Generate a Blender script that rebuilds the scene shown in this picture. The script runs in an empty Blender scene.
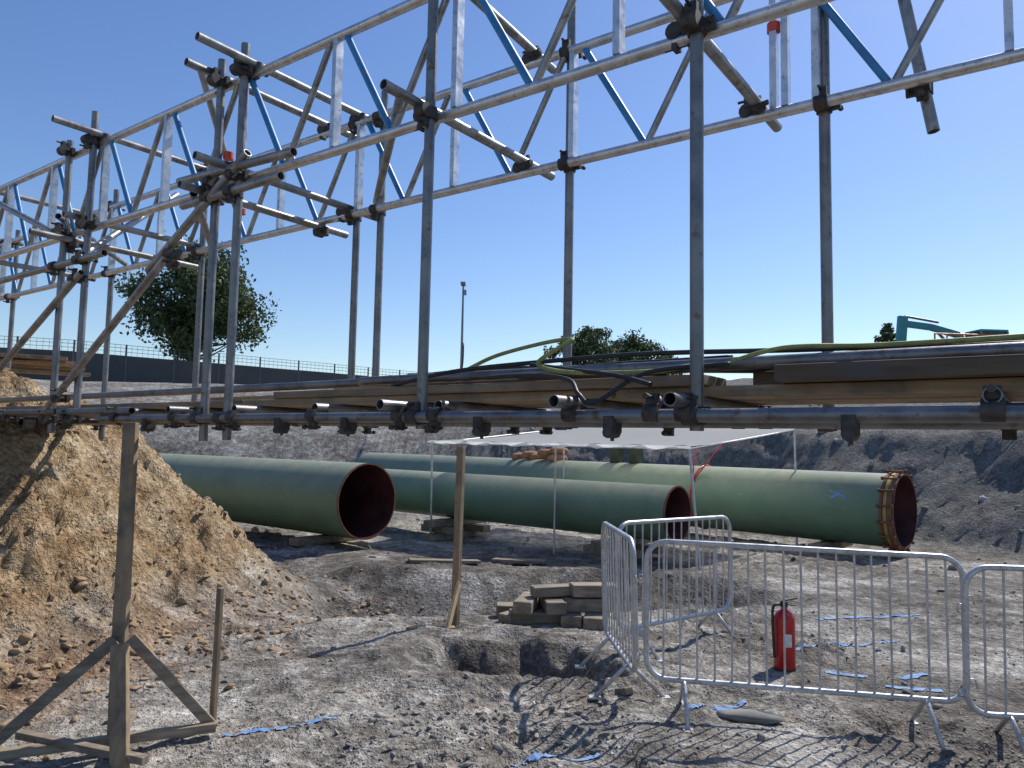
import bpy, bmesh, math, random
import numpy as np
from mathutils import Vector, Matrix
random.seed(7); rng=np.random.default_rng(7)
sc=bpy.context.scene
sc.view_settings.view_transform='Standard'; sc.view_settings.look='None'; sc.view_settings.exposure=0

# ---------------------------------------------------------------- materials
def nmat(name):
    m=bpy.data.materials.new(name); m.use_nodes=True
    nt=m.node_tree; b=nt.nodes['Principled BSDF']
    return m,nt,b
def ramp(nt,src,stops):
    r=nt.nodes.new('ShaderNodeValToRGB'); e=r.color_ramp.elements
    while len(e)<len(stops): e.new(0.5)
    for i,(p,c) in enumerate(stops):
        e[i].position=p; e[i].color=(*c,1) if len(c)==3 else c
    nt.links.new(src,r.inputs[0]); return r.outputs[0]
def mix(nt,f,a,b,mode='MIX'):
    n=nt.nodes.new('ShaderNodeMixRGB'); n.blend_type=mode
    for s,v in ((0,f),(1,a),(2,b)):
        if hasattr(v,'is_linked'): nt.links.new(v,n.inputs[s])
        elif isinstance(v,(int,float)): n.inputs[s].default_value=v
        else: n.inputs[s].default_value=(*v,1)
    return n.outputs[0]
def coord(nt,scale=(1,1,1),rot=(0,0,0)):
    t=nt.nodes.new('ShaderNodeTexCoord'); mp=nt.nodes.new('ShaderNodeMapping')
    mp.inputs['Scale'].default_value=scale
    mp0=nt.nodes.new('ShaderNodeMapping'); mp0.inputs['Rotation'].default_value=rot
    nt.links.new(t.outputs['Object'],mp0.inputs[0]); nt.links.new(mp0.outputs[0],mp.inputs[0])
    return mp.outputs[0]
def noise(nt,vec,scale,detail=3,rough=.55):
    n=nt.nodes.new('ShaderNodeTexNoise'); n.inputs['Scale'].default_value=scale
    n.inputs['Detail'].default_value=detail; n.inputs['Roughness'].default_value=rough
    if vec is not None: nt.links.new(vec,n.inputs['Vector'])
    return n.outputs[0]
def bump(nt,b,h,strength,dist,prev=None):
    n=nt.nodes.new('ShaderNodeBump'); n.inputs['Strength'].default_value=strength; n.inputs['Distance'].default_value=dist
    nt.links.new(h,n.inputs['Height'])
    if prev is not None: nt.links.new(prev,n.inputs['Normal'])
    nt.links.new(n.outputs[0],b.inputs['Normal']); return n.outputs[0]

def m_generic(name,c1,c2,scale=6,rough=.6,metal=0,c3=None,bs=.2,bd=.004,lo=.35,hi=.65):
    m,nt,b=nmat(name); v=coord(nt)
    n=noise(nt,v,scale)
    c=ramp(nt,n,[(lo,c1),(hi,c2)])
    if c3:
        n2=noise(nt,v,scale*3.1,4,.7); f=ramp(nt,n2,[(.55,(0,0,0)),(.68,(1,1,1))])
        c=mix(nt,f,c,c3)
    nt.links.new(c,b.inputs['Base Color'])
    r=ramp(nt,n,[(.3,(rough-.1,)*3),(.7,(min(1,rough+.12),)*3)])
    nt.links.new(r,b.inputs['Roughness']); b.inputs['Metallic'].default_value=metal
    if bs: bump(nt,b,noise(nt,v,scale*8,2,.6),bs,bd)
    return m
STEEL=m_generic('galvanised_steel',(.22,.22,.22),(.40,.40,.39),9,.42,.65,(.20,.15,.11),.3,.002)
STEELD=m_generic('weathered_steel',(.15,.15,.155),(.27,.27,.265),7,.42,.65,(.16,.11,.08),.3,.002)
ALU=m_generic('aluminium',(.54,.55,.56),(.74,.74,.74),12,.33,.7,(.38,.37,.35),.15,.001)
BLUE=m_generic('blue_paint',(.025,.17,.40),(.045,.24,.49),10,.4,.0,(.14,.22,.30),.15,.001)
COUP=m_generic('coupler_steel',(.04,.038,.037),(.11,.10,.09),30,.6,.5,(.10,.06,.035),.3,.002)
GALV=m_generic('barrier_galvanised',(.44,.45,.46),(.62,.62,.62),14,.42,.5,(.3,.28,.25),.2,.001)
RUST=m_generic('rust',(.13,.055,.03),(.24,.11,.06),14,.8,.1,(.07,.04,.03),.4,.004)
BLACK=m_generic('black_rubber',(.012,.012,.013),(.03,.03,.03),20,.5)
HOSE=m_generic('hose_green_yellow',(.20,.24,.06),(.34,.36,.12),20,.5,0,(.2,.18,.13))
RED=m_generic('red_paint',(.40,.012,.012),(.52,.02,.018),10,.32,0,(.28,.03,.02),.1,.001,)
REDTAPE=m_generic('red_tape',(.6,.06,.03),(.7,.09,.05),10,.5)
LABEL=m_generic('white_label',(.6,.6,.58),(.75,.75,.72),30,.6)
YELLOW=m_generic('yellow_strap',(.42,.27,.06),(.52,.36,.10),10,.7,0,(.25,.15,.08))
ORANGE=m_generic('orange_paint',(.6,.13,.02),(.7,.18,.03),10,.5)
TEAL=m_generic('teal_paint',(.02,.22,.24),(.03,.28,.29),3,.4,0,(.12,.18,.16))
GLASSD=m_generic('dark_glass',(.02,.025,.03),(.04,.05,.06),3,.15)
HOARD=m_generic('hoarding_panel',(.045,.05,.053),(.07,.075,.075),.6,.7,0,None,.0)
MESHF=m_generic('fence_wire',(.08,.10,.09),(.12,.14,.13),3,.6,.2,None,0)
BUCKET=m_generic('bucket_plastic',(.05,.07,.06),(.08,.1,.08),8,.6)
SACK=m_generic('sandbag',(.30,.13,.06),(.42,.23,.12),8,.9)
STONE=m_generic('stone',(.13,.125,.115),(.32,.305,.275),1.7,.95,0,(.44,.42,.38),.5,.006,.38,.62)
CLOD=m_generic('clay_clod',(.21,.135,.075),(.37,.26,.15),2.0,.95,0,(.36,.31,.22),.5,.006)
BARK=m_generic('bark',(.05,.04,.03),(.09,.07,.05),5,.9)
BPAINT=m_generic('blue_marking_paint',(.10,.25,.55),(.24,.38,.60),9,.85,0,(.42,.44,.48),.2,.002)
def m_fabric():
    m,nt,b=nmat('white_fabric'); b.inputs['Base Color'].default_value=(.85,.85,.84,1); b.inputs['Roughness'].default_value=.7
    v=coord(nt); bump(nt,b,noise(nt,v,3),.4,.02)
    tr=nt.nodes.new('ShaderNodeBsdfTranslucent'); tr.inputs[0].default_value=(.95,.95,.94,1)
    ms=nt.nodes.new('ShaderNodeMixShader'); ms.inputs[0].default_value=.72
    nt.links.new(b.outputs[0],ms.inputs[1]); nt.links.new(tr.outputs[0],ms.inputs[2]); nt.links.new(ms.outputs[0],nt.nodes['Material Output'].inputs[0]); return m
WHITE=m_fabric()

def m_wood(name,ang,c1,c2,vertical=False,c3=(.16,.13,.1)):
    m,nt,b=nmat(name)
    v=coord(nt,(18,18,1.0) if vertical else (1.0,18,18),(0,0,0) if vertical else (0,0,-ang))
    n=noise(nt,v,1.6,5,.6); c=ramp(nt,n,[(.32,c1),(.62,c2)])
    v2=coord(nt); n2=noise(nt,v2,4,4,.7)
    c=mix(nt,ramp(nt,n2,[(.46,(0,0,0)),(.66,(.85,.85,.85))]),c,c3)
    g=nt.nodes.new('ShaderNodeNewGeometry')
    c=mix(nt,.7,c,ramp(nt,g.outputs['Random Per Island'],[(0,(.32,.32,.33)),(1,(.62,.60,.57))]),'OVERLAY')
    nt.links.new(c,b.inputs['Base Color']); b.inputs['Roughness'].default_value=.85
    bump(nt,b,n,.4,.004); return m
UANG=math.atan2(.588,-.809)
BOARD=m_wood('scaffold_board_wood',UANG,(.22,.155,.09),(.38,.28,.18),False,(.15,.125,.10))
BOARD2=m_wood('dark_timber',UANG,(.09,.064,.042),(.175,.125,.08),False,(.11,.10,.09))
WOODV=m_wood('stake_wood',0,(.27,.19,.11),(.42,.31,.19),True)
WOODG=m_wood('grey_sleeper_wood',.3,(.17,.135,.10),(.34,.285,.21))

def m_leaf(name,c1,c2):
    m,nt,b=nmat(name)
    g=nt.nodes.new('ShaderNodeNewGeometry'); v=coord(nt)
    n=noise(nt,v,.9,3); c=ramp(nt,n,[(.35,c1),(.65,c2)])
    mm=mix(nt,.35,c,ramp(nt,g.outputs['Random Per Island'],[(0,c1),(1,c2)]))
    nt.links.new(mm,b.inputs['Base Color']); b.inputs['Roughness'].default_value=.6
    tr=nt.nodes.new('ShaderNodeBsdfTranslucent'); nt.links.new(mm,tr.inputs[0])
    ms=nt.nodes.new('ShaderNodeMixShader'); ms.inputs[0].default_value=.25
    nt.links.new(b.outputs[0],ms.inputs[1]); nt.links.new(tr.outputs[0],ms.inputs[2])
    nt.links.new(ms.outputs[0],nt.nodes['Material Output'].inputs[0]); return m
LEAF=m_leaf('foliage',(.035,.06,.022),(.09,.13,.045))

def m_pipe():
    m,nt,b=nmat('green_pipe_coating'); v=coord(nt)
    n=noise(nt,v,1.3,5,.65)
    c=ramp(nt,n,[(.3,(.105,.18,.11)),(.7,(.155,.245,.155))])
    g=nt.nodes.new('ShaderNodeNewGeometry'); s=nt.nodes.new('ShaderNodeSeparateXYZ'); nt.links.new(g.outputs['Normal'],s.inputs[0])
    up=ramp(nt,s.outputs[2],[(.25,(0,0,0)),(.95,(1,1,1))])
    dn=ramp(nt,noise(nt,v,4,6,.7),[(.3,(.2,.2,.2)),(.7,(.95,.95,.95))])
    f=mix(nt,1.0,up,dn,'MULTIPLY')
    c=mix(nt,f,c,(.34,.31,.21))
    sc_=ramp(nt,noise(nt,coord(nt,(1,1,6)),3,5,.7),[(.60,(0,0,0)),(.68,(.7,.7,.7))])
    c=mix(nt,sc_,c,(.27,.26,.20))
    nt.links.new(c,b.inputs['Base Color']); b.inputs['Roughness'].default_value=.5
    bump(nt,b,noise(nt,v,9,3),.15,.004); return m
PIPE=m_pipe()
PIPEIN=m_generic('pipe_lining_red',(.06,.02,.024),(.10,.034,.036),3,.45,0,(.09,.06,.05))

def m_ground():
    m,nt,b=nmat('pit_ground'); v=coord(nt)
    at=nt.nodes.new('ShaderNodeVertexColor'); at.layer_name='mask'
    se=nt.nodes.new('ShaderNodeSeparateColor'); nt.links.new(at.outputs[0],se.inputs[0])
    n1=noise(nt,v,.75,6,.64); n2=noise(nt,v,4.6,5,.74); n3=noise(nt,v,27,3,.7)
    c=ramp(nt,n1,[(.36,(.085,.077,.067)),(.45,(.18,.166,.146)),(.53,(.30,.28,.248)),(.59,(.52,.50,.455)),(.7,(.64,.62,.58))])
    c=mix(nt,.55,c,ramp(nt,n2,[(.37,(.065,.059,.052)),(.47,(.19,.175,.153)),(.56,(.37,.348,.31)),(.65,(.66,.64,.60))]))
    ns=noise(nt,coord(nt,(1,1,2.2)),1.5,6,.72)
    cb=ramp(nt,ns,[(.34,(.17,.10,.045)),(.45,(.31,.21,.115)),(.55,(.41,.305,.18)),(.68,(.50,.43,.31))])
    cb=mix(nt,.45,cb,ramp(nt,n2,[(.38,(.18,.115,.06)),(.52,(.37,.27,.16)),(.64,(.53,.46,.34))]))
    c=mix(nt,se.outputs[0],c,cb)
    cf=ramp(nt,n2,[(.34,(.10,.096,.09)),(.5,(.155,.148,.138)),(.68,(.24,.23,.21))])
    c=mix(nt,se.outputs[1],c,cf)
    c=mix(nt,se.outputs[2],c,ramp(nt,n2,[(.35,(.14,.075,.032)),(.65,(.35,.21,.105))]))
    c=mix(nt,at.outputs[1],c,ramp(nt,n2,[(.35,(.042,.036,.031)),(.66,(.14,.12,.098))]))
    c=mix(nt,.65,c,ramp(nt,n3,[(.33,(.18,.18,.18)),(.5,(.5,.5,.5)),(.69,(.88,.87,.85))]),'OVERLAY')
    crn=ramp(nt,noise(nt,v,1.9,4,.6),[(.494,(1,1,1)),(.5,(0,0,0)),(.506,(1,1,1))])
    crk=mix(nt,se.outputs[0],(1,1,1),crn)
    nt.links.new(c,b.inputs['Base Color']); b.inputs['Roughness'].default_value=.93
    b.inputs['Specular IOR Level'].default_value=.25
    hh=nt.nodes.new('ShaderNodeMath'); hh.operation='MULTIPLY_ADD'; hh.inputs[1].default_value=3.0; nt.links.new(n2,hh.inputs[0]); nt.links.new(n3,hh.inputs[2])
    h2_=nt.nodes.new('ShaderNodeMath'); h2_.operation='MULTIPLY_ADD'; h2_.inputs[1].default_value=.5; nt.links.new(crk,h2_.inputs[0]); nt.links.new(hh.outputs[0],h2_.inputs[2])
    bump(nt,b,h2_.outputs[0],1.0,.034)
    return m
GROUND=m_ground()

# ---------------------------------------------------------------- mesh builder
def V(*a): return Vector(a)
class MB:
    def __init__(s): s.v=[]; s.f=[]; s.sm=[]
    def ring(s,c,a,b,r,seg):
        i0=len(s.v)
        for k in range(seg):
            t=2*math.pi*k/seg; s.v.append(c+(a*math.cos(t)+b*math.sin(t))*r)
        return i0
    def band(s,i,j,seg,sm=True):
        for k in range(seg):
            k2=(k+1)%seg; s.f.append((i+k,i+k2,j+k2,j+k)); s.sm.append(sm)
    def cap(s,i,seg,flip=False):
        f=tuple(range(i,i+seg)); s.f.append(f[::-1] if flip else f); s.sm.append(False)
    def axes(s,d):
        d=d.normalized(); a=d.orthogonal().normalized(); return d,a,d.cross(a)
    def tube(s,p0,p1,r=.0242,seg=16,wall=.004,r1=None):
        p0=Vector(p0);p1=Vector(p1); d,a,b=s.axes(p1-p0); r1=r if r1 is None else r1
        L=(p1-p0).length; s.band(s.ring(p0,a,b,r,seg),s.ring(p1,a,b,r1,seg),seg)
        for p,rr,sg in ((p0,r,1),(p1,r1,-1)):
            if wall and wall<rr:
                dep=min(.2,L*.3)
                i=s.ring(p,a,b,rr,seg); j=s.ring(p,a,b,rr-wall,seg)
                s.band(i,j,seg,False) if sg<0 else s.band(j,i,seg,False)
                j2=s.ring(p,a,b,rr-wall,seg); k=s.ring(p+d*dep*sg,a,b,rr-wall,seg)
                s.band(j2,k,seg) if sg<0 else s.band(k,j2,seg)
                s.cap(s.ring(p+d*dep*sg,a,b,rr-wall,seg),seg,sg>0)
            else: s.cap(s.ring(p,a,b,rr,seg),seg,sg>0)
    def box(s,c,x,y,z):
        c=Vector(c);x=Vector(x);y=Vector(y);z=Vector(z); i=len(s.v)
        for sx,sy,sz in ((-1,-1,-1),(1,-1,-1),(1,1,-1),(-1,1,-1),(-1,-1,1),(1,-1,1),(1,1,1),(-1,1,1)):
            s.v.append(c+x*sx+y*sy+z*sz)
        for f in ((0,3,2,1),(4,5,6,7),(0,1,5,4),(1,2,6,5),(2,3,7,6),(3,0,4,7)):
            s.f.append(tuple(i+q for q in f)); s.sm.append(False)
    def beam(s,p0,p1,w,h,up=(0,0,1)):
        p0=Vector(p0);p1=Vector(p1);d=(p1-p0); L=d.length; d.normalize(); up=Vector(up)
        y=up.cross(d)
        if y.length<1e-3: y=Vector((1,0,0))
        y.normalize(); z=d.cross(y)
        s.box((p0+p1)/2,d*L/2,y*w/2,z*h/2)
    def sweep(s,pts,r,seg=8,closed=False):
        pts=[Vector(p) for p in pts]; n=len(pts); ids=[]; a=None
        for i in range(n):
            if closed: d=pts[(i+1)%n]-pts[i-1]
            else: d=pts[min(i+1,n-1)]-pts[max(i-1,0)]
            d.normalize()
            if a is None: a=d.orthogonal().normalized()
            a=(a-d*a.dot(d)).normalized(); rr=r[i] if hasattr(r,'__len__') else r
            ids.append(s.ring(pts[i],a,d.cross(a),rr,seg))
        for i in range(n-1): s.band(ids[i],ids[i+1],seg)
        if closed: s.band(ids[-1],ids[0],seg)
        else: s.cap(ids[0],seg,True); s.cap(ids[-1],seg)
    def lathe(s,c,prof,seg=24,axis=Vector((0,0,1))):
        d,a,b=s.axes(axis); ids=[s.ring(Vector(c)+d*z,a,b,max(r,.0005),seg) for r,z in prof]
        for i in range(len(ids)-1): s.band(ids[i],ids[i+1],seg)
    def obj(s,name,mat,parent=None,bevel=0):
        me=bpy.data.meshes.new(name); me.from_pydata([tuple(v) for v in s.v],[],s.f)
        me.polygons.foreach_set('use_smooth',s.sm); me.materials.append(mat)
        o=bpy.data.objects.new(name,me); sc.collection.objects.link(o)
        if parent is not None:
            o.parent=parent; o.matrix_parent_inverse=Matrix.Translation(-parent.location)
        else:
            co=np.array([tuple(v) for v in s.v]); c=Vector(co.mean(0)); c.z=co[:,2].min()
            me.transform(Matrix.Translation(-c)); o.location=c
        if bevel:
            bm=o.modifiers.new('bevel','BEVEL'); bm.width=bevel; bm.segments=2; bm.limit_method='ANGLE'
        return o
def empty(name,loc):
    e=bpy.data.objects.new(name,None); e.location=loc; e.empty_display_size=.2; sc.collection.objects.link(e); return e
def spline(pts,n=8):
    P=[Vector(p) for p in pts]; P=[P[0]]+P+[P[-1]]; out=[]
    for i in range(1,len(P)-2):
        for k in range(n):
            t=k/n; a,b,c,d=P[i-1:i+3]
            out.append(.5*((2*b)+(c-a)*t+(2*a-5*b+4*c-d)*t*t+(3*b-a-3*c+d)*t**3))
    out.append(P[-2]); return out

# ---------------------------------------------------------------- terrain height
def h2(i,j,s):
    n=(i*374761393+j*668265263+s*1442695041)&0xffffffff
    n=((n^(n>>13))*1274126177)&0xffffffff; n=n^(n>>16); return n/4294967296.0
def vn(x,y,s=0):
    xi=np.floor(x);yi=np.floor(y);fx=x-xi;fy=y-yi;xi=xi.astype(np.int64);yi=yi.astype(np.int64)
    fx=fx*fx*(3-2*fx);fy=fy*fy*(3-2*fy)
    a=h2(xi,yi,s);b=h2(xi+1,yi,s);c=h2(xi,yi+1,s);d=h2(xi+1,yi+1,s)
    return a+(b-a)*fx+(c-a)*fy+(a-b-c+d)*fx*fy
def fbm(x,y,o=4,s=0):
    t=0;a=.5;n=0
    for k in range(o):
        t=t+a*vn(x,y,s+k*17);n+=a;a*=.5;x=x*2.03+5.1;y=y*2.03+3.7
    return t/n
def chunk(x,y,s=0):
    """cellular 'broken clod' relief: every cell is a tilted facet of its own height"""
    xi=np.floor(x).astype(np.int64);yi=np.floor(y).astype(np.int64)
    best=np.full(x.shape,9.0);sec=np.full(x.shape,9.0);val=np.zeros(x.shape)
    for dx in (-1,0,1):
        for dy in (-1,0,1):
            i=xi+dx;j=yi+dy; px=i+h2(i,j,s);py=j+h2(i,j,s+5)
            ex=x-px;ey=y-py;d=ex*ex+ey*ey
            hv=h2(i,j,s+9)+(h2(i,j,s+11)-.5)*ex*1.1+(h2(i,j,s+13)-.5)*ey*1.1
            m=d<best; sec=np.where(m,best,np.minimum(sec,d)); val=np.where(m,hv,val); best=np.where(m,d,best)
    edge=np.clip((np.sqrt(sec)-np.sqrt(best))*4,0,1)
    return val*edge
def smin(a,b,k):
    h=np.clip(.5+.5*(b-a)/k,0,1); return b*(1-h)+a*h-k*h*(1-h)
def terrain(x,y,masks=False):
    x=np.asarray(x,float);y=np.asarray(y,float)
    wob=fbm(x*.7,y*.7,3,1)-.5; wob2=fbm(x*2.6,y*2.6,4,31)-.5
    d1=-((x+2.35)*.93-(y-7.4)*.366)
    d3=-((x+2.5)*.61+(y-9.3)*.79)
    dL=smin(d1,d3,.6)+wob*.5+wob2*.2
    bank=np.interp(dL,[-.35,0,.35,.8,1.6,2.4,3.4,4.6,9,40],[0,.06,.22,.66,1.62,2.15,2.65,3.05,3.2,3.3])
    D=np.maximum(np.maximum(.7*x+.71*y-14.9,y-25),-x-12)+wob*.6+wob2*.2
    far=np.interp(D,[-.6,0,.5,2.2,3.4,11,40],[0,.10,.55,2.1,2.4,4.3,4.5])
    fm=np.clip(D/.8,0,1)*np.clip(1-D/9,0,1)
    far=far+fm*((fbm(x*1.4+y*.9,y*.8,4,55)-.5)*.32+(chunk(x*2.2+wob2*3,y*2.2,57)-.3)*.05)
    h=np.maximum(bank,far)
    near=np.clip(1-np.hypot(x,y)/60,0,1)
    flat=(fbm(x*.9,y*.9,4,5)-.5)*.15
    rm=.25+.9*np.clip((fbm(x*.9,y*.9,3,21)-.42)*4.5,0,1)
    rub=(fbm(x*6,y*6,4,9)-.5)*.075+chunk(x*9+wob2*3,y*9,71)*.024+chunk(x*21,y*21+wob2*3,75)*.016
    rc=.588*x+.809*y+wob*.5
    rut=np.exp(-((rc-3.75)/.13)**2)+np.exp(-((rc-5.35)/.13)**2)
    rut=rut*np.clip((x+1.8)/1.5,0,1)*(fbm(x*1.2,y*1.2,2,99)>.36)
    h=h+flat*near+rub*rm*near*(1-.5*rut)-.055*rut*near+.02*(np.exp(-((np.abs(rc-3.75)-.22)/.07)**2)+np.exp(-((np.abs(rc-5.35)-.22)/.07)**2))*np.clip((x+1.8)/1.5,0,1)*near
    bm=np.clip(dL/.6,0,1)*np.clip(bank-far+.3,0,1)
    h=h+bm*((fbm(x*2.6,y*2.6,4,41)-.5)*.30+(chunk(x*2.6+wob2*4,y*2.6+wob*3,81)-.3)*.10+(chunk(x*7+wob2*4,y*7,85)-.3)*.045+(fbm(x*9,y*9,3,87)-.5)*.05)
    q=np.maximum(np.abs((x-.05)+.15*(y-6.2))/.70,np.abs(y-6.2-.1*x)/.50)+wob2*.8+wob*.5
    hole=np.clip((1.0-q)/.42,0,1)
    h=h-.29*hole+.05*np.exp(-((q-1.3)/.25)**2)
    tm=np.clip((x+2.6)/.6,0,1)*np.clip((3.6-x)/1.0,0,1)
    tr=np.exp(-((y-8.6-.12*x+wob*.9)/.5)**2)*tm
    h=h-.30*tr+.16*np.clip((y-9.1+wob)/.5,0,1)*tm*np.clip((11-y)/1.5,0,1)
    if not masks: return h
    bl=np.clip(bm*1.2+wob2*.4*(bm>0.02),0,1)
    fl=np.clip((D+.6)/.6,0,1)
    fl=fl*np.clip(.35+(x+2.5)*.3,.2,1)
    orange=np.clip(np.clip((1-np.abs(dL-.05)/.5),0,1)*1.1+wob2*.8,0,1)*np.clip((8-y)/2,0,1)*.8
    orange=np.maximum(orange,np.clip((dL-2.4)/.6,0,1)*.9*(bank>far))
    orange=np.maximum(orange,bl*np.clip((fbm(x*1.1,y*1.1,3,120)-.50)*6,0,1)*.6)
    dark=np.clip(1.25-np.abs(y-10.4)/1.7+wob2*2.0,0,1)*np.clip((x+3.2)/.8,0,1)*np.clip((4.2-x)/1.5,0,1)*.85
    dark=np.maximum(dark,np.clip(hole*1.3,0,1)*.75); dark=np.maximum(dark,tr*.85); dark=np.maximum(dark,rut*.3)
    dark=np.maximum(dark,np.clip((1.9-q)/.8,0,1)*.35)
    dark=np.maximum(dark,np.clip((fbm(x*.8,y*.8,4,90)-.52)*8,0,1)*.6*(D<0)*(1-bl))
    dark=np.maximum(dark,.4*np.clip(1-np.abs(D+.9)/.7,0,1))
    return h,np.stack([bl,fl,orange,dark],-1)
def gz(x,y): return float(terrain(np.array([x]),np.array([y]))[0])

def growth(start,end,d0,k):
    out=[];p=start;d=d0
    while abs(p-start)<abs(end-start):
        p+=math.copysign(d,end-start); d*=k; out.append(p)
    return out
xs=np.array(growth(-4.6,-900,.03,1.05)[::-1]+list(np.arange(-4.6,4.4,.024))+growth(4.4,900,.03,1.05))
ylist=[3.3]
while ylist[-1]<900: ylist.append(ylist[-1]*(1.0052 if ylist[-1]<22 else 1.03))
ys=np.array(growth(3.3,-900,.03,1.15)[::-1]+ylist)
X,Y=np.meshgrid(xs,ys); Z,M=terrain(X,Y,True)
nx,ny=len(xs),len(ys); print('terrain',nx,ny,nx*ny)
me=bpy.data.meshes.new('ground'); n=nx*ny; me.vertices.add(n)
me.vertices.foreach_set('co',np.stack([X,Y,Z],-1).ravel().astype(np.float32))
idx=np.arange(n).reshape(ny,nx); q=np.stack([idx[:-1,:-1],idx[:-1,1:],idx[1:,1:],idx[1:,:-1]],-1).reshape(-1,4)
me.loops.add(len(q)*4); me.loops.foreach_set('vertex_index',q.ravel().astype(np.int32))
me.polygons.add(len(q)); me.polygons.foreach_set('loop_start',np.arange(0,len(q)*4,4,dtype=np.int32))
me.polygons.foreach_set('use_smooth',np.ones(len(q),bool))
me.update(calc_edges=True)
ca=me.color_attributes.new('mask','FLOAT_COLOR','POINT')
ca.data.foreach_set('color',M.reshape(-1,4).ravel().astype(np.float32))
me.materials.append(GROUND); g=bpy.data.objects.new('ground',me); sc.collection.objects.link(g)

# ---------------------------------------------------------------- rocks
def ico(sub):
    b=bmesh.new(); bmesh.ops.create_icosphere(b,subdivisions=sub,radius=1)
    b.verts.ensure_lookup_table(); v=np.array([x.co[:] for x in b.verts]); f=np.array([[q.index for q in p.verts] for p in b.faces]); b.free(); return v,f
def rocks(name,px,py,sz,mat,sub,sink=.3,flatz=.6):
    v0,f0=ico(sub); k=len(px); m=len(v0)
    v=np.repeat(v0[None],k,0)
    for c_ in range(7):
        nrm=rng.normal(0,1,(k,1,3)); nrm/=np.linalg.norm(nrm,axis=2,keepdims=True); dd_=rng.uniform(.35,.75,(k,1))
        ex=np.maximum((v*nrm).sum(2)-dd_,0); v=v-nrm*ex[...,None]
    v=v*(1+rng.normal(0,.04,(k,m)))[...,None]*1.25
    sclv=rng.uniform(.55,1.35,(k,3)); sclv[:,2]*=flatz
    v=v*sclv[:,None,:]*sz[:,None,None]
    a=rng.uniform(0,6.28,k); t=rng.normal(0,.45,k); ca_,sa=np.cos(a),np.sin(a); ct,st=np.cos(t),np.sin(t)
    y=v[...,1]*ct[:,None]-v[...,2]*st[:,None]; z=v[...,1]*st[:,None]+v[...,2]*ct[:,None]; x=v[...,0]
    xx=x*ca_[:,None]-y*sa[:,None]; yy=x*sa[:,None]+y*ca_[:,None]
    zz=z+(terrain(px,py)+sz*flatz*(1-2*sink)*.8)[:,None]
    co=np.stack([xx+px[:,None],yy+py[:,None],zz],-1).reshape(-1,3)
    F=(f0[None]+np.arange(k)[:,None,None]*m).reshape(-1,3)
    me=bpy.data.meshes.new(name); me.vertices.add(len(co)); me.vertices.foreach_set('co',co.ravel().astype(np.float32))
    me.loops.add(F.size); me.loops.foreach_set('vertex_index',F.ravel().astype(np.int32))
    me.polygons.add(len(F)); me.polygons.foreach_set('loop_start',np.arange(0,F.size,3,dtype=np.int32))
    me.update(calc_edges=True); me.materials.append(mat)
    o=bpy.data.objects.new(name,me); sc.collection.objects.link(o)
def scatter(k,x0,x1,y0,y1,seed,thr=.5):
    X=rng.uniform(x0,x1,k*4)
    Y=y0*(y1/y0)**rng.uniform(0,1,k*4)
    X=X*(.5+Y/y1*.9) if x0<0 else X
    d=fbm(X*1.3,Y*1.3,3,seed); keep=(d+rng.normal(0,.06,k*4))>thr
    return X[keep][:k],Y[keep][:k]
x_,y_=scatter(20000,-6,6,3.2,11,61,.47); rocks('gravel',x_,y_,.0025+.011*rng.random(len(x_))**3,STONE,1,.4)
x_,y_=scatter(700,-5.5,5.5,3.3,12,61,.50); rocks('rubble_stones',x_,y_,.008+.032*rng.random(len(x_))**5,STONE,2,.42,.5)
k=450; x_=rng.normal(-.25,.55,k); y_=rng.normal(4.6,.35,k); rocks('stone_pile',x_,y_,.006+.024*rng.random(k)**3,STONE,2,.4)
k=1300; y_=rng.uniform(3.8,9,k); x_=-2.35+.39*(y_-7.4)+rng.normal(.0,.42,k); rocks('clay_clods',x_,y_,.005+.04*rng.random(k)**4.5,CLOD,2,.38)
k=700; y_=rng.uniform(4.5,9.5,k); x_=-2.5+.39*(y_-7.4)-rng.random(k)**1.2*2.4; rocks('bank_stones',x_,y_,.006+.045*rng.random(k)**4,CLOD,2,.42)
k=350; x_=rng.uniform(-9,9,k); y_=rng.uniform(11,24,k); rocks('distant_rubble',x_,y_,.03+.08*rng.random(k)**3,STONE,2,.4)

# ---------------------------------------------------------------- scaffold bridge
O=V(.667,2.6,0); U=V(-.809,.588,0).normalized(); W=V(.588,.809,0).normalized(); UP=V(0,0,1)
def B(s,w,z): return O+U*s+W*w+UP*z
WF=.80; ZB=3.24; ZT=3.86
br=empty('scaffold_bridge',B(0,0,1.8))
ch=MB(); 
for w in (0,WF):
    for z in (ZB,ZT): ch.tube(B(-4.6,w,z),B(12.2,w,z),.0252,18)
ch.obj('truss_chords',ALU,br)
bl=MB(); ve=MB(); dg=MB(); tape=MB()
def lattice(w,feet,off):
    feet=sorted(feet)
    for i,s in enumerate(feet):
        top=s+.36
        bl.tube(B(top-.02,w,ZT-.02),B(s,w,ZB+.02),.018,10,0)
        ve.beam(B(top+.05,w,ZB+.02),B(top+.05,w,ZT-.02),.048,.03,U)
        nxt=s-(.828-.36)
        dg.tube(B(s-.03,w,ZB+.02),B(nxt+.11,w,ZT-.02),.0175,10,0)
lattice(0,[.446*1.7+.828*k for k in range(-6,13)],0)
lattice(WF,[-.283*1.7-.828*k for k in range(0,5)]+[.368*1.7+.828*k for k in range(0,14)],0)
for s in (-.02,-.2): ve.beam(B(s,WF,ZB),B(s,WF,ZT),.044,.03,U)
for s,w,z in ((-.02,WF,3.62),(2.95,0,3.4),(4.0,WF,3.45)): tape.tube(B(s,w,z),B(s,w,z+.04),.03,10,0)
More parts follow.
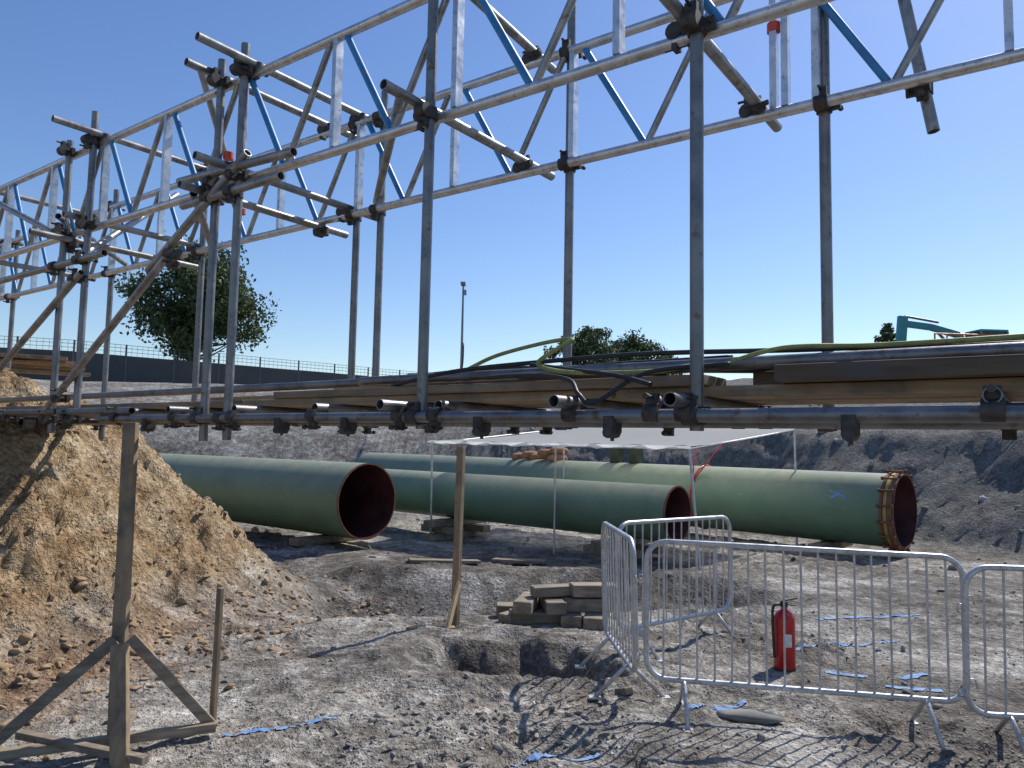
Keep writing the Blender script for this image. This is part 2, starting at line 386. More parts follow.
bl.obj('blue_diagonals',BLUE,br); ve.obj('truss_verticals',ALU,br); dg.obj('truss_diagonals',STEEL,br); tape.obj('red_tape_marks',REDTAPE,br)
po=MB(); co=MB()
def coup(p,d1,d2,both=True):
    p=Vector(p); 
    d1=d1.normalized(); d2=d2.normalized(); nrm=d1.cross(d2)
    if nrm.length<.1: nrm=d1.orthogonal()
    nrm.normalize()
    co.tube(p-d1*.028,p+d1*.028,.034,12,0)
    q=p+nrm*.05
    co.tube(q-d2*.028,q+d2*.028,.034,12,0)
    a=random.choice((-1,1))
    for c,dd,e in ((p,d2,a),(q,d1,-a)):
        co.beam(c+dd*e*.03,c+dd*e*.068,.045,.022,nrm)
        co.tube(c+dd*e*.056-nrm*.055,c+dd*e*.056+nrm*.045,.0065,8,0)
        co.tube(c+dd*e*.056-nrm*.06,c+dd*e*.056-nrm*.045,.012,6,0)
nearp=[(-1.75,4.3,1.75),(0,4.4,1.80),(1.28,4.35,1.80),(2.75,4.03,1.73),(2.98,4.0,1.72),(4.57,4.08,1.9),(4.95,3.95,1.75),(6.7,4.05,1.3),(8.6,4.05,1.5),(11,4.0,1.3)]
farp=[(-2.0,4.2,1.8),(-.22,4.3,1.85),(1.085,4.3,1.85),(2.53,4.05,1.85),(2.76,3.95,1.8),(4.6,4.0,1.85),(6.1,4.05,1.7),(8.3,4.0,1.6),(10.8,4.0,1.4)]
for s,zt,zb in nearp:
    po.tube(B(s,-.052,zb),B(s,-.052,zt),.0242)
    for z in (ZB,ZT,1.85): coup(B(s,-.05,z),UP,U)
for s,zt,zb in farp:
    po.tube(B(s,WF+.052,zb),B(s,WF+.052,zt),.0242)
    for z in (ZB,ZT,1.85): coup(B(s,WF+.05,z),UP,U)
po.obj('hanger_posts',STEELD,br)
tr=MB()
def transom(s,z,w0,w1,skew=0):
    tr.tube(B(s,w0,z),B(s+skew,w1,z),.0242)
    coup(B(s,0,z-.02),UP,W); coup(B(s+skew*.8,WF,z-.02),UP,W)
transom(.05,3.295,-.28,1.08); transom(1.33,3.295,-.30,1.05); transom(2.80,3.295,-.30,1.1); transom(3.03,3.19,-.25,1.0)
transom(2.70,3.91,-.38,1.0); transom(3.03,3.92,-.25,1.1); transom(4.52,3.91,-.35,1.0); transom(4.62,3.295,-.2,1.0)
transom(4.9,3.19,-.3,1.0); transom(6.75,3.295,-.25,1.0); transom(6.65,3.91,-.3,1.0); transom(8.55,3.3,-.3,1.0); transom(8.55,3.91,-.3,1.0)
transom(1.2,3.91,-.25,1.0,.1)
for a,b_,z in ((1.40,2.65,3.345),(3.1,4.5,3.185),(4.9,6.0,3.345),(3.1,4.4,3.96)):
    tr.tube(B(a,-.12,z),B(b_,WF+.12,z),.0242)
tr.tube(B(-.63,WF+.10,3.05),B(-.46,WF+.10,4.1)); coup(B(-.60,WF+.05,ZB),U,UP)
tr.tube(B(3.35,-.11,2.86),B(4.95,-.11,1.90)); tr.tube(B(4.5,-.11,2.88),B(6.5,-.11,1.92))
tr.tube(B(2.6,-.105,3.33),B(3.6,-.105,2.78)); tr.tube(B(2.2,-.10,2.9+.35),B(3.3,-.10,3.30))
tr.tube(B(2.3,-.1,3.14),B(3.25,-.1,3.14)); tr.tube(B(4.2,-.1,2.98),B(6.2,-.1,2.98))
tr.tube(B(4.57,-.1,3.0),B(5.3,WF+.2,3.9)); tr.tube(B(6.6,-.1,3.85),B(4.9,-.1,3.2))
for s,z in ((3.35,2.86),(4.75,2.0),(4.6,2.85),(2.75,3.14),(2.98,3.14),(4.57,2.98),(4.95,2.98)): coup(B(s,-.06,z),UP,U)
tr.obj('scaffold_tubes',STEEL,br)
tr=MB()
tr.tube(B(-4.5,-.105,1.85),B(4.1,-.105,1.85)); tr.tube(B(3.7,-.105,1.90),B(11,-.105,1.91))
tr.tube(B(-4.5,.38,1.845),B(1.2,.38,1.845)); tr.tube(B(-4.5,WF-.03,1.85),B(11,WF-.03,1.86))
tr.tube(B(-4.5,.13,2.052),B(1.9,.15,2.046)); tr.tube(B(-4.5,.23,2.052),B(.9,.22,2.055)); tr.tube(B(1.6,.26,2.052),B(8,.30,2.04)); 
dts=[(-3.3,0),(-2.4,0),(-1.62,0),(-.86,0),(.02,.10),(.14,-.04),(.47,.10),(1.15,-.04),(1.36,.10),(1.95,-.03),(2.62,-.03),(3.2,0.02),(3.9,-.03),(4.6,.05),(5.6,0),(6.6,0),(8,0),(9.6,0)]
for s,ex_ in dts:
    tr.tube(B(s,-.13-ex_,1.90),B(s,WF+.16,1.90)); coup(B(s,-.105,1.86),U,UP); coup(B(s,WF-.03,1.86),U,UP)
tr.obj('deck_tubes',STEELD,br)
for s in (-1.2,-1.05,-.5,.3,.9,1.7,2.2,3.5,5.2):
    p=B(s,-.10,1.82); co.box(p,U*.02,W*.035,UP*.03); co.tube(p-UP*.06,p+UP*.03,.007,8,0); co.tube(p-UP*.03-W*.04,p-UP*.03+W*.03,.02,8,0)
co.obj('couplers',COUP,br)
bd=MB()
for k,w in enumerate((.07,.30,.53)):
    s=-4.4+.3*k
    while s<10.5:
        L=2.4; bd.beam(B(s,w+.11,1.944+.002*k),B(s+L-.02,w+.11,1.944+.002*k),.22,.038); s+=L
for s0,s1,w,z in ((.0,2.5,.12,1.983),(1.2,3.6,.36,1.985)): bd.beam(B(s0,w,z),B(s1,w+.05,z),.22,.038)
bd.obj('scaffold_boards',BOARD,br,.004)
bt=MB(); bt.beam(B(-3.6,.12,1.993),B(-.25,.08,1.993),.20,.055); bt.beam(B(-3.2,.36,1.995),B(-.1,.34,1.995),.22,.06)
bt.beam(B(.55,.45,2.028),B(2.4,.5,2.028),.2,.038)
bt.obj('timber_bearers',BOARD2,br,.005)
cb=MB()
for k in range(8):
    w0=(.29,.32,.35,.39,.43,.47,.52,.56)[k]
    pts=[B(s,w0+.03*math.sin(s*2+k*1.7),2.062+.010*(k%3)+.014*math.sin(s*3.1+k*2)) for s in np.arange(-3.4,1.5+.3*(k%3),.3)]
    cb.sweep(spline(pts,5),.009+.002*(k%3),8)
cb.sweep(spline([B(1.3,.2,2.0),B(1.28,.22,2.1),B(1.3,.25,2.22)],5),.004,6)
cb.sweep(spline([B(3.3,.55,2.0),B(2.2,.6,2.05),B(1.2,.5,2.08),B(.6,.35,2.09),B(.3,.32,2.09),B(.0,.3,2.09)],8),.011,8)
cb.sweep(spline([B(1.6,.08,2.01),B(1.2,.05,2.06),B(.8,.12,2.09),B(.3,.2,2.11),B(-.3,.35,2.11),B(-1.0,.4,2.11)],8),.010,8)
cb.sweep(spline([B(.95,.0,2.02),B(.7,-.02,2.02),B(.5,-.08,1.99),B(.42,-.14,1.93),B(.36,-.12,1.90),B(.2,-.03,2.01),B(-.1,.0,2.03)],8),.009,8)
cb.sweep(spline([B(.8,.1,2.08),B(.55,.02,2.04),B(.3,-.06,2.0),B(.15,-.1,1.96)],8),.009,8)
cb.obj('black_cables',BLACK,br)
hs=MB()
hs.sweep(spline([B(1.55,.35,2.05),B(1.25,.2,2.08),B(1.0,.12,2.13),B(.72,.08,2.165),B(.58,.07,2.17),B(.60,.03,2.14),B(.69,-.01,2.07),B(.60,.0,2.035),B(.42,.0,2.02),B(.2,.02,2.02),B(.05,.06,2.04)],10),.009,8)
hs.sweep(spline([B(-.05,.05,2.035),B(-.25,.1,2.09),B(-.5,.2,2.095),B(-.75,.2,2.095),B(-1.1,.22,2.10),B(-2.6,.22,2.10)],10),.008,8)
hs.obj('hoses',HOSE,br)

# ---------------------------------------------------------------- pipes
def pipe(end,d,L,R,zc,dz=0):
    d=V(d[0],d[1],dz).normalized(); e=empty('green_pipe',(end[0],end[1],zc-R)); c=V(end[0],end[1],zc)
    t=.022
    _,a,b=MB().axes(d); sg=72
    o=MB(); o.band(o.ring(c,a,b,R,sg),o.ring(c+d*L,a,b,R,sg),sg); o.cap(o.ring(c+d*L,a,b,R,sg),sg); o.obj('outer_coating',PIPE,e)
    i=MB(); i.band(i.ring(c+d*L,a,b,R-t,sg),i.ring(c,a,b,R-t,sg),sg)
    i.cap(i.ring(c+d*(L-.05),a,b,R-t,sg),sg,True); i.obj('inner_lining',PIPEIN,e)
    r=MB(); r.band(r.ring(c-d*.004,a,b,R-t,sg),r.ring(c-d*.004,a,b,R+.001,sg),sg,False); r.band(r.ring(c-d*.004,a,b,R+.002,sg),r.ring(c+d*.02,a,b,R+.002,sg),sg)
    r.obj('cut_back_end',RUST,e)
    return e,c,d,a,b
p1=pipe((-2.25,11.9),(-.79,.61),13,.60,.77)
p2=pipe((2.44,10.9),(-.76,.65),9.5,.41,.75)
p3=pipe((6.42,12.2),(-.71,.70),15,.60,.75)
e,c,d,a,b=p3
fl=MB()
for o_,r_,h_ in ((.02,.645,.05),(.16,.63,.04)):
    i0=fl.ring(c+d*o_,a,b,r_,64); i1=fl.ring(c+d*(o_+h_),a,b,r_,64); fl.band(i0,i1,64)
    fl.band(fl.ring(c+d*o_,a,b,.59,64),fl.ring(c+d*o_,a,b,r_,64),64,False); fl.band(fl.ring(c+d*(o_+h_),a,b,r_,64),fl.ring(c+d*(o_+h_),a,b,.59,64),64,False)
for k in range(16):
    t=k*math.pi/8; q=c+(a*math.cos(t)+b*math.sin(t))*.655; fl.tube(q-d*.0,q+d*.22,.016,8,0); fl.tube(q-d*.01,q+d*.02,.03,6,0); fl.tube(q+d*.2,q+d*.235,.03,6,0)
fl.obj('clamp_ring',RUST,e)
ys_=MB()
ys_.band(ys_.ring(c+d*.10,a,b,.612,64),ys_.ring(c+d*.15,a,b,.612,64),64)
ys_.obj('yellow_strap',YELLOW,e)
bm_=MB()
for (o_,an) in ((.75,.35),(.95,.3)):
    q=c+d*o_
    n_=(V(-d.y,d.x,0)); n_=-n_ if n_.y>0 else n_
    for k in range(6):
        t0=an+k*.03; p=q+(n_*math.cos(t0)+UP*math.sin(t0))*.604+d*(.05*k if o_<.9 else -.02*k); bm_.box(p,d*.03,(UP*math.cos(t0)-n_*math.sin(t0))*.012,(n_*math.cos(t0)+UP*math.sin(t0))*.002)
bm_.obj('blue_mark',BPAINT,e)
rs=MB(); q=c+d*3.6
rs.sweep([q+(a*math.cos(t)+b*math.sin(t))*.615 for t in np.linspace(0,2*math.pi,40)[:-1]],.016,6,True)
n_=V(-d.y,d.x,0); n_=-n_ if n_.y>0 else n_
rs.sweep([q+n_*.55+UP*.3,q+n_*.35+UP*1.1],.012,6); rs.sweep([q+n_*.55+UP*.3,q+n_*.2+d*-.5+UP*1.1],.012,6)
rs.obj('red_sling',RED,e)

def sleeper(mb,c,ang,L,w=.2,h=.12,tilt=0):
    dx=V(math.cos(ang),math.sin(ang),tilt); L_=L/2
    mb.box(c,dx*L_,V(-math.sin(ang),math.cos(ang),0)*w/2,UP*h/2)
def bearers(P,R,ss):
    e,c,d,a,b=P; mb=MB()
    for s in ss:
        q=c+d*s; zg=gz(q.x,q.y); top=c.z-R; z=top-.06; ang=math.atan2(d.x,-d.y); k=0
        while z>zg-.12 and k<6:
            for o_ in ((-.16,.16) if k%2 else (0,)):
                if k%2==0: sleeper(mb,(q.x,q.y,z),ang+random.uniform(-.05,.05),1.4,.24,.115)
                else: sleeper(mb,(q.x+math.cos(ang)*o_*2.2,q.y+math.sin(ang)*o_*2.2,z),ang+1.57,.9,.2,.115)
            z-=.12; k+=1
    o=mb.obj('timber_bearers',WOODG,None,.008); return o
bearers(p1,.6,(.9,5,9)); bearers(p2,.41,(.9,4.5,8)); bearers(p3,.6,(1.2,5.5,10))

def sandbags(c,d):
    mb=MB()
    for k in range(7):
        q=c+d*((k%5)*.28-.5)+V(random.uniform(-.05,.05),random.uniform(-.1,.1),.05+.05*(k%2)+(.11 if k>4 else 0)); pts=[];rs_=[]
        for t in np.linspace(-1,1,9): pts.append(q+V(.24*t,.06*t,-.02*t*t)); rs_.append(.095*max(.15,(1-t**4)**.5))
        mb.sweep(pts,rs_,10)
    mb.obj('sandbags',SACK)
c3=p3[1];d3=p3[2]; sandbags(c3+d3*8.0+UP*.6,d3)
for s in (5.3,5.8):
    q=c3+d3*s+UP*.6; mb=MB(); mb.lathe(q,[(0,.0),(.13,0),(.17,.32),(.18,.33),(.165,.33),(.125,.02),(0,.02)],20)
    mb.sweep([q+V(.17*math.cos(t),.02,.32+.12*math.sin(t)) for t in np.linspace(0,math.pi,12)],.006,6); mb.obj('bucket',BUCKET)

# ---------------------------------------------------------------- white canopy (mono-pitch, low edge toward the bridge)
ce=empty('canopy_tent',(2.35,10.2,0)); A=V(2.45,10.25,0); dd=V(-.76,.65,0); nn=V(.65,.76,0); LA=5.2
fr=MB(); corners=[(A,1.72),(A+dd*(LA-.1),1.72),(A+dd*(LA-.1)+nn*4,2.08),(A+nn*4,2.08)]
for i,(p,z) in enumerate(corners):
    lean=(V(.12,-.1,0) if i==0 else V(0.02,0,0)); fr.tube(p+lean+UP*(gz(p.x,p.y)-.03),p+UP*z,.02,10,0)
    q,z2=corners[(i+1)%4]; fr.tube(p+UP*(z-.02),q+UP*(z2-.02),.015,8,0)
pm=A+dd*2.3; fr.tube(pm+UP*(gz(pm.x,pm.y)-.03),pm+UP*1.72,.015,8,0)
fr.obj('frame',GALV,ce)
ro=MB(); n1,n2=40,16
for j in range(n2+1):
    for i in range(n1+1):
        u_=i/n1;v_=j/n2
        z=1.74+.36*v_-.04*math.sin(math.pi*v_)*(1+.6*math.sin(u_*14))+.012*math.sin(u_*47)*(1-v_)
        ro.v.append(A+dd*LA*(u_-.01)+nn*4.1*(v_-.01)+UP*z)
for j in range(n2):
    for i in range(n1):
        k=j*(n1+1)+i; ro.f.append((k,k+1,k+n1+2,k+n1+1)); ro.sm.append(True)
def skirt(f_,n_,off,z0,z1):
    st=len(ro.v)
    for i in range(n_+1):
        p=f_(i/n_)+off*(.5+.5*math.sin(i*1.7)); ro.v.append(p+UP*z0); ro.v.append(p+off+UP*(z1+.015*math.sin(i*.9)+.01*math.sin(i*2.3)))
    for i in range(n_):
        k=st+2*i; ro.f.append((k,k+1,k+3,k+2)); ro.sm.append(True)
skirt(lambda u_:A+dd*LA*(u_-.01)-nn*.045,44,nn*-.02,1.742,1.695)
ro.obj('fabric_roof',WHITE,ce)

# ---------------------------------------------------------------- crowd barriers
def barrier(p0,p1,lean=0,zoff=0):
    p0=V(*p0,0);p1=V(*p1,0); L=(p1-p0).length; ex=(p1-p0).normalized(); z0=gz(p0.x,p0.y);z1=gz(p1.x,p1.y)
    z0=min(z0,.08)+zoff; z1=min(z1,.08)+zoff
    side=V(-ex.y,ex.x,0)
    def P(l,z): return p0+ex*l+UP*(z0+(z1-z0)*l/L+z)+side*lean*z
    e=empty('crowd_barrier',p0+UP*z0); mb=MB()
    r=.13; zb,zt=.21,1.08; pts=[]
    for cx,cz,a0 in ((L-r,zt-r,0),(r,zt-r,90),(r,zb+r,180),(L-r,zb+r,270)):
        for k in range(7):
            t=math.radians(a0+15*k); pts.append(P(cx+r*math.cos(t),cz+r*math.sin(t)))
    mb.sweep(pts,.0185,10,True); mb.obj('frame',GALV,e)
    mb=MB(); nb=int(L/.105)
    for k in range(1,nb):
        l=L*k/nb+random.uniform(-.003,.003); l2=l+random.uniform(-.006,.006); dz=0
        if l<r: dz=r-math.sqrt(max(0,r*r-(r-l)**2))
        if l>L-r: dz=r-math.sqrt(max(0,r*r-(l-L+r)**2))
        mb.tube(P(l,zb+dz),P(l2,zt-dz),.0072,8,0)
    mb.obj('vertical_bars',GALV,e)
    mb=MB()
    for l in (.24,L-.24):
        for sg in (-1,1):
            q=P(l,zb); ft=P(l,0.0)+side*sg*.24-UP*.01
            mb.sweep([q,q+side*sg*.03-UP*.02,ft],.015,8); mb.box(ft,ex*.03,side*.04,UP*.006)
    mb.obj('feet',GALV,e)
    mb=MB()
    for z in (.35,.85): mb.sweep([P(L,z),P(L+.05,z),P(L+.06,z-.05)],.007,6); mb.sweep([P(0,z),P(-.045,z+.01),P(-.045,z-.04),P(0,z-.04)],.006,6)
    mb.obj('hooks',GALV,e)
barrier((.90,4.93),(2.82,4.68),.02); barrier((2.76,4.60),(4.8,4.32),-.03); barrier((.86,5.02),(.80,6.2),.03); barrier((.90,6.25),(2.12,7.25),0,-.02)

# ---------------------------------------------------------------- fire extinguisher
fx,fy=2.22,6.1; fz=gz(fx,fy); e=empty('fire_extinguisher',(fx,fy,fz)); c=V(fx,fy,fz)
mb=MB(); mb.lathe(c,[(0,.0),(.078,0),(.082,.015),(.082,.37),(.078,.41),(.06,.445),(.03,.465),(.024,.47),(.024,.49)],28); mb.obj('cylinder',RED,e)
mb=MB(); mb.lathe(c,[(.028,.49),(.028,.525),(0,.53)],14); mb.beam(c+V(-.03,0,.53),c+V(.10,-.01,.56),.022,.008); mb.beam(c+V(-.03,0,.515),c+V(.09,-.01,.50),.022,.008)
mb.sweep(spline([c+V(-.02,0,.505),c+V(-.09,-.02,.50),c+V(-.105,-.03,.40),c+V(-.10,-.04,.2),c+V(-.093,-.03,.1)],8),.011,8); mb.lathe(c+V(0,0,-.004),[(.084,0),(.084,.02)],28); mb.obj('valve_and_hose',BLACK,e)
mb=MB()
for k in range(5):
    t=-2.0+k*.16
    q=[c+V(.0832*math.cos(tt),.0832*math.sin(tt),z) for tt,z in ((t,.19),(t+.16,.19),(t+.16,.29),(t,.29))]; i=len(mb.v); mb.v+=q; mb.f.append((i,i+1,i+2,i+3)); mb.sm.append(True)
mb.obj('label',LABEL,e)

# ---------------------------------------------------------------- timber: stack, stakes, stand
mb=MB(); zs=gz(.45,7.6)-.02
for (x,y,z,an,L,w,h) in ((.35,7.45,.06,.12,.75,.20,.13),(.30,7.75,.06,.05,.8,.20,.13),(.85,7.45,.06,1.4,.5,.22,.13),(.62,7.5,.06,1.5,.5,.2,.13),
    (.18,7.5,.19,1.35,.55,.18,.12),(.42,7.52,.19,1.7,.5,.2,.12),(.80,7.5,.19,.08,.5,.2,.13),(.82,7.72,.20,.02,.52,.2,.13),(.50,7.55,.31,.25,.5,.16,.10),(.84,7.52,.325,.15,.48,.19,.12),(.05,7.45,.05,.9,.3,.15,.12)):
    sleeper(mb,(x+random.uniform(-.02,.02),y+random.uniform(-.02,.02),z+zs),an,L*random.uniform(.9,1.1),w,h*.98,random.uniform(-.02,.02))
mb.obj('timber_stack',WOODG,None,.012)
mb=MB(); mb.beam((.50,6.05,gz(.5,6.05)+.05),(.86,5.35,gz(.86,5.35)+.04),.07,.05); mb.obj('timber_offcut',WOODG,None,.006)
for (x0,y0,x1,y1,w_) in ((-1.3,9.9,-.4,10.3,.15),(-.2,10.5,.5,10.2,.2),(1.4,8.7,2.0,8.95,.08)):
    mb=MB(); mb.beam((x0,y0,gz(x0,y0)+.04),(x1,y1,gz(x1,y1)+.04),w_,.04); mb.obj('timber_offcut',WOODG,None,.004)
sx,sy=-.50,7.25; z=gz(sx,sy)
mb=MB(); mb.beam((sx,sy,z-.1),(sx+.02,sy,z+1.68),.05,.075,U); mb.beam((sx+.03,sy-.02,z+.38),(sx-.05,sy-.35,z),.03,.08); mb.beam((sx-.42,sy-.33,z+.03),(sx+.02,sy-.30,z+.03),.08,.03); mb.obj('timber_stake',WOODV,None,.004)
sx,sy=-1.76,4.62; z=gz(sx,sy); mb=MB(); mb.beam((sx,sy,z-.1),(sx+.01,sy,z+.84),.025,.045,U); mb.obj('timber_stake',WOODV,None,.003)
e=empty('timber_profile_stand',(-2.25,4.3,0)); z=0.03
mb=MB(); mb.beam((-2.19,4.33,z-.05),(-2.22,4.36,1.82),.05,.075,(1,0,0)); mb.obj('upright_post',WOODV,e,.004)
mb=MB(); mb.beam((-2.13,4.20,.60),(-1.98,3.98,z-.02),.095,.035,(0,1,.3)); mb.obj('front_leg',WOODV,e,.004)
mb=MB(); mb.beam((-2.20,4.29,.60),(-2.78,4.02,z),.035,.06); mb.beam((-2.14,4.34,.60),(-1.72,4.55,z),.035,.06)
mb.beam((-2.82,4.02,z+.02),(-1.70,4.52,z+.02),.05,.05); mb.beam((-2.7,4.28,z+.05),(-1.85,3.98,z+.05),.05,.04); mb.beam((-2.3,4.75,z+.02),(-2.05,3.95,z+.0),.05,.04)
mb.obj('braces',WOODG,e,.004)
rocks('flat_stone',np.array([1.58,1.75]),np.array([4.95,5.0]),np.array([.14,.08]),STONE,2,.3,.3)

def paint(pts,w,seed):
    P=[]
    for (x0,y0),(x1,y1) in zip(pts[:-1],pts[1:]):
        L=math.hypot(x1-x0,y1-y0); k=max(2,int(L/.012))
        for i in range(k): P.append((x0+(x1-x0)*i/k,y0+(y1-y0)*i/k,(x1-x0)/L,(y1-y0)/L))
    P=np.array(P); nn_=9; rows=[]
    wid=w*(.75+.5*fbm(P[:,0]*9,P[:,1]*9,2,seed))
    for j in range(nn_):
        o_=(j/(nn_-1)-.5)*wid+.02*(fbm(P[:,0]*4,P[:,1]*4,2,seed+8)-.5); x=P[:,0]-P[:,3]*o_; y=P[:,1]+P[:,2]*o_; rows.append(np.stack([x,y,terrain(x,y)+.008],-1))
    mb=MB(); R=np.stack(rows,1); m_=len(P)
    for i in range(m_):
        for j in range(nn_): mb.v.append(Vector(R[i,j]))
    gap=fbm(R[...,0]*30,R[...,1]*30,2,seed+3)
    for i in range(m_-1):
        for j in range(nn_-1):
            if gap[i,j]<(.30 if 0<j<nn_-2 else .45): continue
            k=i*nn_+j; mb.f.append((k,k+nn_,k+nn_+1,k+1)); mb.sm.append(True)
    mb.obj('paint_marking',BPAINT)
paint([(-1.65,4.5),(-1.05,4.85)],.035,1); paint([(.0,4.08),(.55,4.38)],.035,2); paint([(1.15,5.0),(1.65,5.25)],.04,3); paint([(3.0,5.8),(3.25,5.9)],.06,4)
paint([(2.5,6.6),(3.6,6.95)],.045,5); paint([(2.8,5.65),(3.15,5.5)],.05,6); paint([(2.5,6.0),(2.8,5.9)],.05,7); paint([(3.1,7.6),(4.4,8.1)],.05,8)

# ---------------------------------------------------------------- trees
def tree(name,loc,H,cw,chh,nleaf,seed,ls=.2,K=80):
    r=np.random.default_rng(seed); loc=Vector(loc); e=empty(name,loc)
    cz=H-chh/2
    cen=[]
    while len(cen)<K:
        p=r.uniform(-1,1,3); d=np.linalg.norm(p)
        lim=.82+.22*math.sin(3*math.atan2(p[1],p[0])+p[2]*4+seed)*.8
        if d<lim and (d>.35 or r.random()<.4):
            tp=1-.25*max(0,p[2]); cen.append((p[0]*cw/2*tp,p[1]*cw/2*tp,cz+p[2]*chh/2))
    cen=np.array(cen)
    mb=MB(); tk=[loc+V(0,0,-.3),loc+V(.05,0,H*.2),loc+V(-.1,.05,H*.45),loc+V(.05,0,H*.8)]
    mb.sweep(spline(tk,4),list(np.linspace(.035*H*.6,.01*H*.5,13)),10)
    for i in range(0,K,2):
        c_=cen[i]; z0=min(c_[2]-.3,H*.75)*r.uniform(.55,.8); s_=loc+V(0,0,max(z0,H*.18)); t_=loc+Vector(c_); m_=(s_+t_)/2+V(0,0,-.2)
        mb.sweep(spline([s_,m_,t_],4),list(np.linspace(.007*H,.002*H,9)),6)
    mb.obj('trunk_and_limbs',BARK,e)
    which=r.integers(0,K,nleaf); rad=r.uniform(.6,1.2,K)*cw*.07
    P=cen[which]+np.clip(r.normal(0,1,(nleaf,3)),-1.7,1.7)*rad[which][:,None]*np.array([1,1,.75])
    a=r.normal(0,1,(nleaf,3)); a/=np.linalg.norm(a,axis=1)[:,None]; b=np.cross(a,r.normal(0,1,(nleaf,3))); b/=np.linalg.norm(b,axis=1)[:,None]
    s=ls*r.uniform(.5,1.1,(nleaf,1)); a=a*s; b=b*s*.6
    co_=np.stack([P-a,P+b,P+a,P-b],1).reshape(-1,3)+np.array(loc)
    mb=MB(); mb.v=[Vector(v) for v in co_]; mb.f=[(4*i,4*i+1,4*i+2,4*i+3) for i in range(nleaf)]; mb.sm=[False]*nleaf; mb.obj('crown',LEAF,e)
tree('tree',(-18.9,44,4.2),9.2,8.0,7.2,22000,3,.15,150)
tree('tree',(5.9,60,4.3),7.4,5.6,5.2,8000,5,.16,60); tree('tree',(10.4,64,4.3),6.9,6.0,4.4,8000,9,.16,60); tree('tree',(13.2,66,4.3),6.2,3.8,3.6,4000,10,.16,30)
tree('tree',(30.5,60,4.3),7.6,2.4,3.4,3000,12,.16,24)

def fence(pts):
    e=empty('perimeter_fence',(pts[0][0],pts[0][1],4)); pa=MB(); ps=MB(); wr=MB()
    for (x0,y0),(x1,y1) in zip(pts[:-1],pts[1:]):
        L=math.hypot(x1-x0,y1-y0); k=int(L/2.4); ex=V((x1-x0)/L,(y1-y0)/L,0); st_=L/k
        for i in range(k):
            p=V(x0,y0,0)+ex*st_*i; z=4.15+.1*vn(np.array([p.x*.2]),np.array([p.y*.2]),3)[0]
            q=p+ex*(st_-.06)
            pa.box((p+q)/2+UP*(z+.50),ex*(st_-.05)/2,V(-ex.y,ex.x,0)*.03,UP*1.25)
            ps.tube(p+UP*(z-1),p+UP*(z+2.35),.05,8,0)
            for zz in (1.95,2.15,2.32): wr.tube(p+UP*(z+zz),p+ex*st_+UP*(z+zz),.012,6,0)
            for t in range(9):
                a_=p+ex*st_*t/9; wr.tube(a_+UP*(z+1.73),a_+UP*(z+2.32),.008,5,0)
    pa.obj('panels',HOARD,e); ps.obj('posts',MESHF,e); wr.obj('mesh_wires',MESHF,e)
fence([(-48,28),(-22.5,38),(-4.0,54),(12,60)])
e=empty('street_lamp',(-2.75,40,4.2)); mb=MB(); b0=V(-2.75,40,4.1)
mb.tube(b0,b0+UP*6.1,.085,12,0,.05); mb.obj('column',STEELD,e)
mb=MB(); mb.box(b0+V(0,-.1,6.15),(.13,0,0),(0,.3,0),(0,0,.07)); mb.box(b0+V(.12,0,5.7),(.06,0,0),(0,.06,0),(0,0,.15)); mb.obj('lamp_head',STEELD,e,.02)

# ---------------------------------------------------------------- excavator
ex0=V(26.4,41,4.45); e=empty('excavator',ex0); R_=Matrix.Rotation(math.radians(184),4,'Z'); KX=1.14
def X_(x,y,z): return ex0+R_@V(x,y,z)*KX
def XD(x,y,z): return R_@V(x,y,z)*KX
mb=MB()
for sy in (-1.05,1.05):
    mb.box(X_(0,sy,.45),XD(1.5,0,0),XD(0,.28,0),UP*.45)
    for sx in (-1.5,1.5): mb.tube(X_(sx,sy-.28,.45),X_(sx,sy+.28,.45),.45,20,0)
mb.obj('tracks',BLACK,e,.04)
mb=MB(); mb.box(X_(-.5,0,1.75),XD(1.7,0,0),XD(0,1.25,0),UP*.75); mb.box(X_(-1.4,0,2.7),XD(.75,0,0),XD(0,1.15,0),UP*.4); mb.tube(X_(0,0,.8),X_(0,0,1.15),.6,20,0)
prof=[(0.6,2.0),(1.4,3.25),(2.8,3.60),(4.3,3.75)]
for (a0,b0_),(a1,b1) in zip(prof[:-1],prof[1:]): mb.beam(X_(a0,-.2,b0_),X_(a1,-.2,b1),.32,.34)
mb.beam(X_(4.2,-.2,4.1),X_(4.45,-.2,1.6),.30,.50)
mb.obj('body_boom_and_arm',TEAL,e,.04)
mb=MB(); mb.box(X_(.65,.75,2.4),XD(.62,0,0),XD(0,.5,0),UP*1.0); mb.obj('cab_glass',GLASSD,e,.03)
mb=MB(); mb.box(X_(.65,.75,3.29),XD(.68,0,0),XD(0,.55,0),UP*.05)
for a0 in (-.0,1.3):
    for b0_ in (.24,1.26): mb.beam(X_(a0,b0_,1.5),X_(a0,b0_,3.25),.1,.1,(1,0,0))
mb.obj('cab_frame',TEAL,e)
mb=MB(); mb.box(X_(4.5,-.2,1.35),XD(.35,0,0),XD(0,.45,0),UP*.4); mb.tube(X_(1.2,-.2,2.1),X_(2.4,-.2,3.3),.08,10,0); mb.tube(X_(2.4,-.2,3.85),X_(4.1,-.2,4.1),.07,10,0); mb.obj('bucket_and_rams',STEELD,e)
mb=MB()
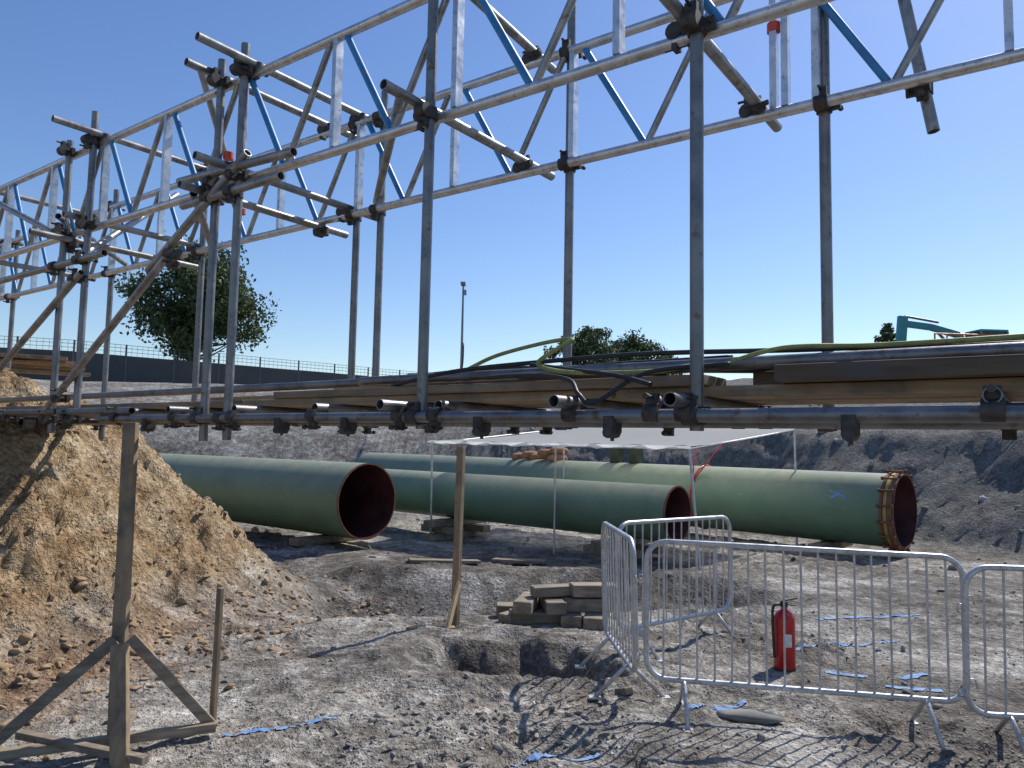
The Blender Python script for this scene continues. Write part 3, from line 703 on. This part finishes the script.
for z in (2.75,3.05): mb.tube(X_(-2.1,1.3,z),X_(3.6,1.3,z),.045,6,0)
for x in (-2.1,-1.2,-.3,.7,1.5,2.3,3.0,3.6): mb.tube(X_(x,1.3,2.0),X_(x,1.3,3.05),.045,6,0)
mb.obj('handrail',ORANGE,e)

mb=MB()
for k in range(5):
    z0=gz(-9.0+.1*k,9.6+.12*k)+.1; z1=gz(-6.6,11+.15*k)+.1; zz=max(z0,z1)+.02
    mb.beam((-9.0+.1*k,9.6+.12*k,zz+.06*(k//2)),(-6.6,11.0+.15*k,zz+.06*(k//2)),.22,.05)
mb.obj('timber_boards',BOARD,None,.005)

# ---------------------------------------------------------------- light, sky, camera
az=math.radians(46); el=math.radians(48)
S=V(math.sin(az)*math.cos(el),math.cos(az)*math.cos(el),math.sin(el))
sl=bpy.data.lights.new('sun','SUN'); sl.energy=5.0; sl.angle=math.radians(.5); sl.color=(1,.95,.87)
so=bpy.data.objects.new('sun',sl); so.rotation_euler=(-S).to_track_quat('-Z','Y').to_euler(); so.location=(0,0,30); sc.collection.objects.link(so)
w=bpy.data.worlds.new('World'); sc.world=w; w.use_nodes=True; nt=w.node_tree; bg=nt.nodes['Background']
sk=nt.nodes.new('ShaderNodeTexSky'); sk.sky_type='NISHITA'; sk.sun_disc=False; sk.sun_elevation=el; sk.sun_rotation=az
sk.air_density=1.1; sk.dust_density=.35; sk.ozone_density=3.2
hsn=nt.nodes.new('ShaderNodeHueSaturation'); hsn.inputs['Saturation'].default_value=1.15; hsn.inputs['Hue'].default_value=.51
nt.links.new(sk.outputs[0],hsn.inputs['Color']); nt.links.new(hsn.outputs[0],bg.inputs[0]); bg.inputs[1].default_value=.142
cam=bpy.data.cameras.new('camera'); cam.sensor_width=36; cam.lens=36*745/1024; cam.clip_end=3000; cam.clip_start=.05
cobj=bpy.data.objects.new('camera',cam); sc.collection.objects.link(cobj); sc.camera=cobj
cobj.matrix_world=Matrix.Translation((0,0,1.75))@Matrix.Rotation(math.radians(94.45),4,'X')@Matrix.Rotation(math.radians(1.1),4,'Z')
